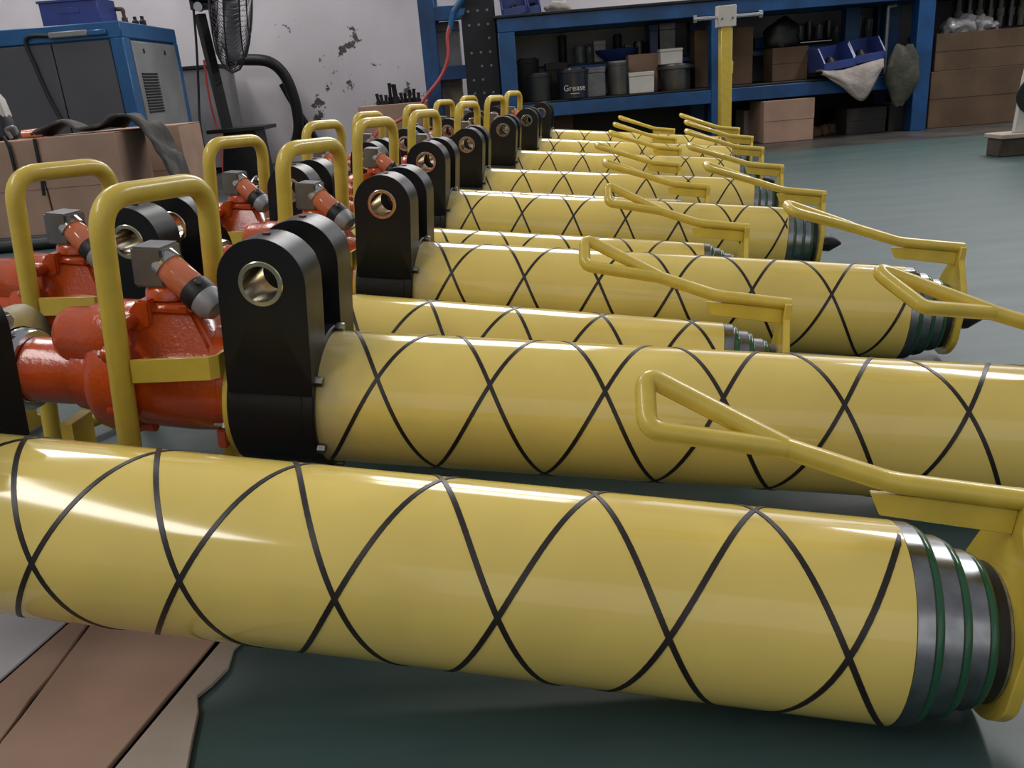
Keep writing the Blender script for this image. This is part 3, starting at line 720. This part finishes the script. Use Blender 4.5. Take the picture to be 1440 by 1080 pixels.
# carton with metal parts behind the rigs
zc = at(548, 147, 7.0).z; xa, xb = at(505, 165, 7.0).x, at(600, 160, 7.0).x
carton('carton', (xa, 7.0, 0), (xb, 7.45, zc), 'brown box with dark metal parts on top, before the white wall', CARD)
for i in range(11):
    xx = xa + .16 + i * .03 + random.uniform(-.01, .01); yy = 7.14 + random.uniform(-.05, .06); h = random.uniform(.05, .13) * (1.25 if i in (3, 4, 5) else .85)
    t = MB(); t.lathe([(0, .022), (h * .35, .022), (h * .35, .013), (h * .8, .012), (h, .016)], (xx, yy, zc), (random.uniform(-.15, .15), random.uniform(-.1, .1), 1), 10)
    tag(t.build('metal_part', DARK), 'small dark metal part heaped on the box by the wall', 'metal part', 'metal parts on the box by the wall')

# ------------------------------------------------------------------ blue rack with perforated column, left of the bench
Yr = 7.6
r = empty('storage_rack', (at(650, 150, Yr).x, Yr, 0))
def rk(lo, hi, name, m, parent=r, bevel=.004):
    o = wbox(lo, hi, name, m, parent, bevel); o.location = -parent.location if parent is r else (0, 0, 0); return o
xl, xr_ = at(594, 75, Yr).x, at(704, 100, 6.9).x - .03
w_ = .13
rk((xl, Yr, 0), (xl + w_, Yr + .12, 2.0), 'upright', BLUE); rk((xr_ - w_, Yr, 0), (xr_, Yr + .12, 2.0), 'upright', BLUE)
rk((xl, Yr + .6, 0), (xl + w_, Yr + .72, 2.0), 'upright', BLUE); rk((xr_ - w_, Yr + .6, 0), (xr_, Yr + .72, 2.0), 'upright', BLUE)
for py in (17, 102, 188):
    z = at(640, py, Yr).z
    rk((xl, Yr + .01, z - .055), (xr_, Yr + .11, z + .055), 'beam', BLUE); rk((xl + .02, Yr + .05, z - .01), (xr_ - .02, Yr + .70, z + .03), 'shelf', BLUE)
tag(r, 'narrow blue rack standing before the white wall', 'rack')
def onshelf(name, px0, px1, pyt, pyb, Y, d, m, label, cat, group=None, zb=None):
    x0, x1 = at(px0, pyb, Y).x, at(px1, pyb, Y).x; zt = at((px0+px1)/2, pyt, Y).z
    zb = at((px0+px1)/2, pyb, Y).z if zb is None else zb
    t = empty(name, ((x0+x1)/2, Y + d/2, zb))
    hx = (x1-x0)/2; h = zt - zb
    wbox((-hx, -d/2, 0), (hx, d/2, h * .8), 'body', m, t, .004); wbox((-hx - .003, -d/2 - .003, h * .8), (hx + .003, d/2 + .003, h), 'lid', m, t, .004)
    return tag(t, label, cat, group)
z1 = at(640, 102, Yr).z + .031
onshelf('storage_box', 614, 648, 30, 76, Yr + .2, .3, PANELL, 'pale grey box on the upper shelf of the narrow rack', 'box', zb=z1)
z2 = at(640, 188, Yr).z + .031
onshelf('storage_box', 618, 652, 106, 150, Yr + .2, .3, CARD_L, 'beige box on the lower shelf of the narrow rack', 'box', zb=z2)
# perforated column
Yc = 7.1
xa, xb = at(652, 70, Yc).x, at(700, 70, Yc).x
t = empty('perforated_column', ((xa+xb)/2, Yc + .12, 0)); hx = (xb-xa)/2
wbox((-hx, -.10, 0), (hx, .12, 1.6), 'body', NAVY, t, .006)
for i in range(9):
    for j in (-1, 0, 1):
        if random.random() < .75:
            MB().lathe([(0, .004), (0, .010), (.004, .010), (.004, .004)], (j * hx * .55, -.100, .34 + i * .10), (0, -1, 0), 10).build('rivet', ZINC, t)
tag(t, 'dark riveted steel column beside the narrow blue rack', 'column')
# air gun and red hose
gp = at(642, 20, 7.05)
t = empty('air_gun', gp)
MB().sweep(rounded([(-.06, 0, -.10), (-.02, 0, .02), (.05, 0, .10)], .03), [.022]*1 + [.022]*8 + [.026], 12).build('grip', BLUE2, t)
MB().sweep(rounded([(.02, 0, .07), (.06, 0, .10), (.14, -.02, .12)], .02), .016, 10).build('barrel', BLUE2, t)
MB().prism([(-.01, .0), (.035, .01), (.05, .06), (.0, .05)], lambda a, b, d: (a + .02, d, b - .02), -.012, .012).build('trigger', BLUE2, t, bevel=.003)
MB().lathe([(0, .012), (0, .018), (.05, .018), (.05, .012)], (-.06, 0, -.10), (-.35, 0, -1), 12).build('coupling', ZINC, t)
tag(t, 'blue air gun hanging at the end of the red hose', 'air gun')
pts = smooth_path([at(634, 33, 7.05), at(629, 50, 7.02), at(630, 80, 6.98), at(620, 108, 6.95), at(602, 132, 6.92), at(588, 150, 6.88), at(560, 170, 6.75), at(530, 186, 6.6), Vector((-1.05, 6.35, .05)), Vector((-1.3, 6.4, .014)), Vector((-1.8, 6.7, .014)), Vector((-2.1, 7.1, .014))], 8)
tag(MB().sweep(pts, .0135, 10).build('air_hose', RED), 'red air hose hanging from the blue air gun down to the floor', 'hose')

# ------------------------------------------------------------------ long blue bench with shelves
Yn = 6.9; ZB = 1.08; ZS = .435
b_ = empty('workbench', (1.8, Yn + .4, 0))
def bn(lo, hi, name, m, bevel=.004):
    o = wbox(lo, hi, name, m, b_, bevel); o.location = -b_.location; return o
bx0 = at(704, 100, Yn).x; bx1 = at(1312, 60, Yn).x; W = .125; DB = .85
XM = at(1012, 80, Yn).x
for xx in (bx0, XM - W / 2, bx1 - W):
    bn((xx, Yn, 0), (xx + W, Yn + .12, ZB - .12), 'leg', BLUE); bn((xx, Yn + DB - .12, 0), (xx + W, Yn + DB, ZB - .12), 'leg', BLUE)
bn((bx0, Yn, ZB - .12), (bx1 + 2.0, Yn + .1, ZB - .022), 'top_beam', BLUE); bn((bx0, Yn + DB - .1, ZB - .12), (bx1 + 2.0, Yn + DB, ZB - .022), 'top_beam', BLUE)
bn((bx0 - .02, Yn - .02, ZB - .021), (bx1 + 2.0, Yn + DB + .02, ZB), 'bench_top', DARK)
bn((bx0 + .05, Yn + .005, ZS - .105), (bx1 - .02, Yn + .10, ZS - .005), 'shelf_beam', BLUE); bn((bx0 + .05, Yn + DB - .1, ZS - .105), (bx1 - .02, Yn + DB - .005, ZS - .005), 'shelf_beam', BLUE)
bn((bx0 + .02, Yn + .02, ZS - .004), (bx1 - .02, Yn + DB - .02, ZS + .012), 'shelf_board', DARK)
ZI = .70
bn((XM + W, Yn + .46, ZI - .05), (bx1 - W - .02, Yn + .50, ZI - .01), 'rear_beam', BLUE); bn((bx0 + W, Yn + .46, ZI - .05), (XM - W, Yn + .50, ZI - .01), 'rear_beam', BLUE)
bn((bx0 + W + .01, Yn + .47, ZI - .01), (bx1 - W - .03, Yn + DB - .13, ZI + .005), 'rear_shelf', DARK)
bn((bx0 + .13, Yn + DB - .015, ZS + .010), (bx1 + 2.0, Yn + DB - .005, ZB - .115), 'back_sheet', PANELL); bn((bx0 + .13, Yn + DB - .115, 0), (bx1 + 2.0, Yn + DB - .105, ZS - .11), 'lower_shade_sheet', NAVY)  # added sheets: grey for the dim wall behind, dark for shade under the bench
for px in (1185, 1240):
    x = at(px, 50, Yn + .5).x; bn((x, Yn + .45, ZS), (x + .12, Yn + .55, ZB - .12), 'stay', BLUE)
tag(b_, 'long blue steel workbench with loaded shelves', 'workbench')
zs = ZS + .012
zr = ZI + .005
def pot(name, px, pw, pyt, Y, zb, m, label, cat, prof=None, group=None, lid=None):
    x = at(px, pyt, Y).x; r = at(px + pw/2, pyt, Y).x - x; h = at(px, pyt, Y).z - zb
    t = empty(name, (x, Y, zb))
    prof = prof or [(0, .9), (.02, .95), (.9, 1), (.91, 1.05), (1, 1.05), (1, .9)]
    MB().lathe([(0, r*.5)] + [(a*h, b*r) for a, b in prof], (0, 0, 0), (0, 0, 1), 24).build('body', m, t)
    MB().lathe([(h - .002, r * .85), (h + .012, r * .82), (h + .012, r * .3)], (0, 0, 0), (0, 0, 1), 24).build('lid', lid or m, t)
    return tag(t, label, cat, group), r, h
pot('paint_drum', 757, 36, 105, 7.05, zs, mat('drum_green', (.020, .026, .022), .5, var=.3), 'dark green drum at the left end of the bench shelf', 'drum')
pot('paint_drum', 742, 30, 84, 7.28, zs, DARKBOX, 'black drum behind the dark green drum on the bench shelf', 'drum')
onshelf('tool_case', 770, 800, 88, 128, 7.22, .2, DARKBOX, 'black case between drum and grease bucket on the bench shelf', 'case', zb=zs)
gb, gr, gh = pot('grease_bucket', 805, 44, 98, 7.02, zs, mat('bucket_navy', (.012, .014, .026), .3, coat=.4), 'dark grease bucket with white lettering on the bench shelf', 'bucket')
# lettering wrapped on the bucket
def lettering(txt, size, m, parent, radius, z, name='lettering'):
    cu = bpy.data.curves.new(name, 'FONT'); cu.body = txt; cu.size = size; cu.align_x = 'CENTER'; cu.extrude = .001
    tmp = bpy.data.objects.new(name, cu); COL.objects.link(tmp)
    dg = bpy.context.evaluated_depsgraph_get(); me = bpy.data.meshes.new_from_object(tmp.evaluated_get(dg))
    bpy.data.objects.remove(tmp, do_unlink=True)
    for v in me.vertices:
        a = v.co.x / radius; rr = radius + .002 + v.co.z
        v.co = Vector((rr * math.sin(a), -rr * math.cos(a), z + v.co.y))
    me.materials.clear(); me.materials.append(m)
    o = bpy.data.objects.new(name, me); COL.objects.link(o); o.parent = parent; return o
lettering('Grease', .062, WHITEB, gb, gr, gh * .28)
wbox((-.035, -gr - .004, gh * .17), (.035, -gr + .004, gh * .19), 'print_line', WHITEB, gb, 0)
onshelf('square_tin', 821, 852, 94, 128, 7.0, .16, LIDG, 'grey square tin right of the grease bucket', 'tin', zb=zs)
pot('steel_can', 868, 30, 88, 7.04, zs, CAN, 'bare steel can right of the grey square tin', 'can', lid=PANELL)
onshelf('white_box', 885, 920, 101, 123, 6.98, .14, WHITEB, 'white box on the shelf board beside the steel can', 'box', zb=zs)
_, pr, ph = pot('brake_drum', 950, 50, 92, 7.08, zs, CAN, 'dark flanged metal drum carrying a small white box', 'metal drum', prof=[(0, .8), (.06, .82), (.86, .80), (.88, 1.06), (1, 1.06), (1, .8)])
onshelf('white_box', 929, 960, 68, 89, 7.02, .12, WHITEB, 'white box standing on the flanged metal drum', 'box', zb=zs + ph + .013)
t = empty('blue_bowl', (at(868, 80, 7.42).x, 7.44, zr))
MB().ring([(0, .05), (0, .10), (.05, .16), (.085, .18), (.085, .17), (.05, .145), (.012, .05)], (0, 0, 0), (0, 0, 1), 28).build('bowl', BIN, t)
MB().lathe([(0, .02), (0, .07), (.03, .07), (.05, .05)], (0.02, 0, .03), (0, 0, 1), 14).build('content', DARK, t)
tag(t, 'blue bowl on the rear shelf above the steel can', 'bowl')
o = carton('carton', (at(884, 95, 7.2).x, 7.2, zs), (at(925, 95, 7.2).x, 7.38, at(900, 76, 7.2).z), 'small brown carton behind the white box on the bench shelf', CARD)
for px, pw, py, m, lab in ((790, 12, 52, DARK, 'black bottle on the rear shelf, leftmost of the small things'), (815, 16, 66, GLASSY, 'clear jar on the rear shelf, nearest the black bottle'), (829, 12, 68, GLASSY, 'small clear jar left of the white labelled tub'), (868, 12, 50, DARK, 'thin dark bottle above the blue bowl'), (898, 16, 60, CAN, 'metal pot right of the beige block on the rear shelf')):
    pot('small_jar', px, pw, py, 7.58, zr, m, lab, 'jar')
onshelf('white_tub', 836, 852, 57, 78, 7.5, .1, WHITEB, 'white labelled tub on the rear shelf left of the blue bowl', 'tub', zb=zr)
onshelf('beige_block', 880, 896, 62, 76, 7.60, .08, CARD_L, 'beige block on the rear shelf right of the blue bowl', 'box', zb=zr)
onshelf('blue_file', 914, 926, 34, 78, 7.45, .18, BIN, 'upright blue file box on the rear shelf', 'file box', zb=zr)
onshelf('clear_box', 928, 950, 32, 70, 7.45, .15, GLASSY, 'clear plastic box beside the blue file', 'box', zb=zr)
carton('carton', (at(975, 80, 7.2).x, 7.15, zs), (at(1056, 80, 7.2).x, 7.35, at(1015, 40, 7.2).z), 'tall brown carton behind the yellow post', CARD_D)
# right half of the bench
carton('carton', (at(1086, 90, 7.1).x, 7.1, zs), (at(1136, 90, 7.1).x, 7.34, at(1110, 66, 7.1).z), 'dusty carton with black bag on top, on the bench shelf', CARD_D)
zz = at(1110, 66, 7.1).z
vs = []; fs = []; nu, nv = 16, 9
def blob(name, c, sx, sy, sz, m, label, cat, seed=1, amp=.25, flat=True):
    vs = []; fs = []; nu, nv = 22, 12
    for j in range(nv + 1):
        th = math.pi * j / nv
        for i in range(nu):
            ph = 2 * math.pi * i / nu
            d = Vector((math.sin(th) * math.cos(ph), math.sin(th) * math.sin(ph), math.cos(th)))
            k = 1 + amp * noise.noise(d * 1.7 + Vector((seed, 0, 0))) + amp * .5 * noise.noise(d * 4 + Vector((0, seed, 0)))
            p = Vector((d.x * sx * k, d.y * sy * k, d.z * sz * k))
            if flat: p.z = max(p.z, -sz * .55)
            vs.append(Vector(c) + p + Vector((0, 0, sz * .55 if flat else 0)))
    for j in range(nv):
        for i in range(nu): fs.append((j*nu+i, j*nu+(i+1) % nu, (j+1)*nu+(i+1) % nu, (j+1)*nu+i))
    return tag(MB().add(vs, fs).build(name, m, None, sharp=70), label, cat)
blob('black_bag', (at(1100, 55, 7.2).x, 7.22, zz), .15, .10, .14, RUBBER, 'black bag slumped on the dusty carton', 'bag', 3)
onshelf('parts_tray', 1062, 1085, 52, 64, 7.45, .18, BLUE2, 'shallow blue tray on the rear shelf behind the black bag', 'tray', zb=zr)
for k, (px, py) in enumerate(((1125, 38), (1138, 32), (1152, 36), (1166, 30), (1178, 38), (1210, 22), (1222, 28))):
    pot('small_can', px, 11, py, 7.62, zr, CAN if k % 2 else GLASSY, ('leftmost', 'second', 'third', 'fourth', 'fifth', 'sixth', 'rightmost')[k] + (' of the small cans from the left' if 0 < k < 6 else ' of the small cans') + ' on the right rear shelf', 'can', group='small cans on the right rear shelf')
# flat sheet of metal tubes
t = empty('tube_bundle', (at(1140, 46, 7.45).x, 7.45, zr))
for k in range(3): MB().lathe([(-.17, .01), (-.17, .018), (.17, .018), (.17, .01)], (0, k * .037, .019), (1, 0, 0), 10).build('tube', CHROME, t)
tag(t, 'bright metal tubes lying on the right rear shelf', 'tubes')
# blue open-front bins on the sack
sx0, sx1 = at(1157, 90, 6.85).x, at(1240, 80, 6.85).x
def bin_(xc, yc, z, w, d, h, rz, label):
    t = empty('stacking_bin', (xc, yc, z)); t.rotation_euler = (0, -.10, rz)
    wbox((-w/2, -d/2, 0), (w/2, d/2, .008), 'base', BIN, t, .001)
    for s in (-1, 1): MB().prism([(-d/2, 0), (d/2, 0), (d/2, h), (-d/2 + d*.35, h), (-d/2, h*.35)], lambda a, b, q: (q, a, b), s*w/2 - .005, s*w/2 + .005).build('side', BIN, t)
    wbox((-w/2, d/2 - .01, 0), (w/2, d/2, h), 'back', BIN, t, .001); wbox((-w/2, -d/2, 0), (w/2, -d/2 + .01, h*.35), 'front_lip', BIN, t, .001)
    MB().lathe([(0, .02), (0, w*.25), (h*.3, w*.2), (h*.5, .02)], (0, .02, .008), (0, 0, 1), 10).build('parts', DARK, t)
    return tag(t, label, 'bin')
zb_ = at(1180, 97, 6.86).z
bin_(sx0 + .12, 6.98, zb_, .24, .26, .17, .12, 'left one of two blue bins over the white sack')
bin_(sx0 + .37, 7.02, zb_ + .035, .24, .26, .17, .10, 'right one of two blue bins over the white sack')
# pale sack hanging over the shelf edge to a point
def sack():
    top = [at(1154, 100, 6.87), at(1180, 101, 6.84), at(1205, 95, 6.83), at(1242, 84, 6.86)]
    bot = [at(1156, 104, 6.83), at(1185, 122, 6.80), at(1213, 141, 6.80), at(1238, 96, 6.83)]
    top = smooth_path(top, 6); bot = smooth_path(bot, 6); n = len(top); rows = 10; vs = []
    for j in range(-4, rows):
        for i in range(n):
            if j < 0:
                p = top[i] + Vector((0, .065 * -j, -.012 * (-j) * .3))
            else:
                q = j / (rows - 1); p = top[i].lerp(bot[i], q); p = p + Vector((0, -.03 * math.sin(q * 3.1) , 0))
            p = p + Vector((0, 1, .4)) * (noise.noise(Vector((i * .35, j * .5, 8))) * .015)
            vs.append(p)
    R_ = rows + 4
    fs = [(j*n+i, j*n+i+1, (j+1)*n+i+1, (j+1)*n+i) for j in range(R_-1) for i in range(n-1)]
    o = MB().add(vs, fs).build('sack', SACK, None, sharp=180)
    so = o.modifiers.new('thickness', 'SOLIDIFY'); so.thickness = .012
    return tag(o, 'pale woven sack hanging in a point over the bench shelf', 'sack')
sack()
blob('sack_bundle', (at(1268, 104, 6.85).x, 6.835, at(1264, 104, 6.85).z), .125, .055, .21, SACK_D, 'dark dirty sack bundle hanging between the bins and the blue leg', 'sack', 5, .28, False)
t = empty('upright_bar', (at(1246, 60, 7.0).x, 7.0, zs))
MB().sweep(rounded([(0, 0, 0), (0, 0, .48), (.06, 0, .485)], .01), .014, 8).build('bar', ZINC, t); MB().lathe([(0, .03), (.012, .03), (.012, .014)], (0, 0, 0), (0, 0, 1), 14).build('foot', ZINC, t)
tag(t, 'thin grey bar standing by the dark sack bundle', 'bar')
# under the bench
carton('carton', (at(1070, 180, 6.9).x, 6.86, 0), (at(1141, 180, 6.9).x, 7.2, at(1105, 140, 6.9).z), 'brown carton on the floor under the bench', CARD, rz=.03)
carton('carton', (at(1190, 180, 7.0).x, 7.0, 0), (at(1245, 180, 7.0).x, 7.4, at(1210, 152, 7.0).z), 'dark carton on the floor under the pale sack', DARKBOX)
carton('carton', (at(1248, 180, 7.05).x, 7.04, 0), (at(1284, 180, 7.05).x, 7.4, at(1265, 146, 7.05).z), 'narrow dark carton beside the right bench leg', DARKBOX)
carton('carton', (at(768, 175, 7.2).x, 7.2, 0), (at(806, 175, 7.2).x, 7.5, at(785, 150, 7.2).z), 'brown carton under the left end of the bench', CARD_D)
carton('carton', (at(1046, 175, 7.25).x, 7.25, 0), (at(1066, 175, 7.25).x, 7.5, at(1055, 155, 7.25).z), 'small pale carton beside the brown carton under the bench', CARD_L)
for k, px in enumerate((1150, 1163, 1174)):
    p = fl(px, 193 - k * 2); blob('rag', (p.x, p.y + .1, 0), .06, .06, .05, CARD_D, ('brown rag on the floor right beside the brown carton', 'brown rag in the middle of three under the bench', 'brown rag nearest the dark carton under the bench')[k], 'rag', 10 + k, .4)
# things on the bench top, cut by the picture's upper edge
for px, w, lab in ((724, 34, 'blue bin on the bench top, at its left end'), (752, 16, 'small blue bin on the bench top, second from the left end')):
    x = at(px, 8, 7.05).x; ww = at(px + w/2, 8, 7.05).x - at(px - w/2, 8, 7.05).x
    bin_(x, 7.15, ZB, ww, .24, .16, 0.0, lab)
blob('rag', (at(785, 8, 7.0).x, 7.1, ZB), .10, .08, .05, SACK, 'pale rag on the bench top', 'rag', 21, .4)

# yellow post with a steel cross handle
pc = Vector((at(1020, 60, 6.2).x, 6.2, 0))
t = empty('lifting_post', pc)
zt = at(1020, 38, 6.2).z; ztop = at(1020, 8, 6.2).z; zh = at(1020, 24, 6.2).z
wbox((-.039, -.039, .012), (.039, .039, zt + .02), 'post', Y_PAINT, t, .006)
wbox((-.12, -.12, 0), (.12, .12, .012), 'base_plate', Y_PAINT, t, .003)
wbox((-.060, -.052, zt), (.060, .045, ztop), 'head_plate', WHITEB, t, .003)
hr = MB().sweep([(at(976, 29, 6.2).x - pc.x, -.02, zh), (at(1068, 20, 6.2).x - pc.x, -.02, zh)], .012, 12).build('cross_bar', CHROME, t)
for sx in (at(976, 29, 6.2).x - pc.x, at(1068, 20, 6.2).x - pc.x): MB().lathe([(-.012, .01), (-.012, .024), (.012, .024), (.012, .01)], (sx, -.02, zh), (1, 0, 0), 16).build('end_knob', CHROME, t)
wbox((.039, -.015, zt - .30), (.052, .015, zt - .22), 'stop_lug', Y_PAINT, t, .002)
for dx in (-.035, .035): MB().lathe([(0, .004), (0, .008), (.005, .007), (.005, .003)], (dx, -.052, zh - .01), (0, -1, 0), 12).build('rivet', ZINC, t)
tag(t, 'yellow square post with a chrome cross bar at its head', 'post')

# ------------------------------------------------------------------ right side: cartons, fittings, pallet
YR = 6.98
xa = at(1313, 110, YR).x; zt = at(1375, 43, YR).z; zm = at(1375, 96, YR).z
carton('carton', (xa - .02, YR, 0), (xa + 1.35, YR + .5, zm), 'large brown carton at right, lower one of the stack', CARD_D)
carton('carton', (xa, YR + .01, zm), (xa + 1.32, YR + .49, zt), 'large brown carton at right, upper one of the stack', CARD_D)
for k, (px, sx, sz) in enumerate(((1338, .07, .055), (1357, .085, .065), (1377, .08, .060), (1392, .06, .03))):
    blob('wrap_sheet', (at(px, 42, YR + .12).x, YR + .13, zt), sx, .09, sz * 1.2, FOIL if k == 0 else PAPER, ('crumpled clear wrap on the upper right carton', 'tallest crumpled white paper on the upper right carton', 'crumpled white paper, third from the left on the right carton', 'low crumpled white paper, rightmost on the right carton')[k], 'paper', 30 + k, .55)
t = empty('fitting_rack', (at(1392, 20, YR + .35).x, YR + .35, zt))
wbox((-.30, -.02, 0.0), (.30, .03, .02), 'base', DARK, t); wbox((-.30, .02, .0), (.30, .03, .30), 'back', DARK, t)
for k in range(7):
    MB().lathe([(.02, .022), (.10, .022), (.10, .030), (.16, .030), (.16, .018), (.28, .018)], (-.26 + k * .085, -.005, 0), (0, 0, 1), 12).build('fitting', CAN if k % 2 else GASKET, t)
tag(t, 'rack of upright metal fittings behind the right cartons', 'fittings')
p = fl(1405, 222); 
t = empty('pallet_block', (p.x + .35, p.y + .22, 0))
wbox((-.34, -.20, 0), (.40, -.06, .10), 'block', WOOD, t, .006)
wbox((-.35, -.22, .10), (.42, -.04, .125), 'board', CARD_L, t, .004)
tag(t, 'low wooden block at the right picture edge', 'pallet block')
t = empty('white_board', (p.x + .125, p.y + .07, .125))
MB().prism([(-.02, 0), (.30, 0), (.30, .46), (.03, .46), (.0, .30)], lambda a, b, d: (a, d, b), -.02, .02).build('sheet', WHITEB, t, bevel=.004)
MB().lathe([(-.03, .06), (-.03, .10), (-.021, .10), (-.021, .06)], (.06, 0, .20), (0, 1, 0), 24).build('dark_disc', RUBBER, t)
tag(t, 'white sheet standing on the wooden block at right', 'panel')

# ------------------------------------------------------------------ flattened carton under the nearest rig
def floor_poly(pxs, z0, z1, name, m, parent):
    pts = [fl(*q) for q in pxs]; return MB().prism([(q.x, q.y) for q in pts], lambda a, b, d: (a, b, d), z0, z1).build(name, m, parent, bevel=.001, bseg=1)
def line_pts(a, b, n, amp, seed):
    out = []
    for i in range(n + 1):
        q = i / n; e = 0 if i in (0, n) else noise.noise(Vector((i * .9, seed, 0))) * amp
        out.append((a[0] + (b[0]-a[0]) * q + e, a[1] + (b[1]-a[1]) * q))
    return out
t = empty('flattened_carton', (0, 0, 0))
TOPY, BOTY = 800, 1240
def seam(xa, ya, xb, yb, y): return xa + (xb - xa) * (y - ya) / (yb - ya)
s1 = lambda y: seam(310, 905, 165, 1080, y); s2 = lambda y: seam(127, 885, 0, 1057, y); s0 = lambda y: seam(100, 880, -35, 1000, y)
e0 = [(395, TOPY), (345, 905), (330, 918), (322, 945), (300, 968), (279, 985), (281, 1008), (272, 1050), (265, 1090), (250, BOTY)]
floor_poly([(s1(TOPY) + 5, TOPY)] + e0 + [(s1(BOTY) + 5, BOTY)], .002, .008, 'flap', CARD_L, t)
floor_poly(line_pts((s2(TOPY) + 4, TOPY), (s1(TOPY) - 3, TOPY), 1, 0, 1) + line_pts((s1(TOPY) - 3, TOPY), (s1(BOTY) - 3, BOTY), 14, 2, 2) + line_pts((s2(BOTY) + 4, BOTY), (s2(TOPY) + 4, TOPY), 14, 4, 3), .003, .010, 'panel', CARD, t)
floor_poly([(s0(TOPY) + 2, TOPY), (s2(TOPY) - 3, TOPY)] + line_pts((s2(TOPY) - 3, TOPY), (s2(BOTY) - 3, BOTY), 14, 4, 3) + [(s0(BOTY) + 2, BOTY)], .002, .008, 'flap', CARD, t)
floor_poly([(-60, 868), (60, TOPY + 40), (s0(TOPY), TOPY), (s0(BOTY), BOTY), (-330, BOTY)], .004, .011, 'panel', PAPER, t)
tag(t, 'flattened brown and white carton on the floor at lower left', 'cardboard')
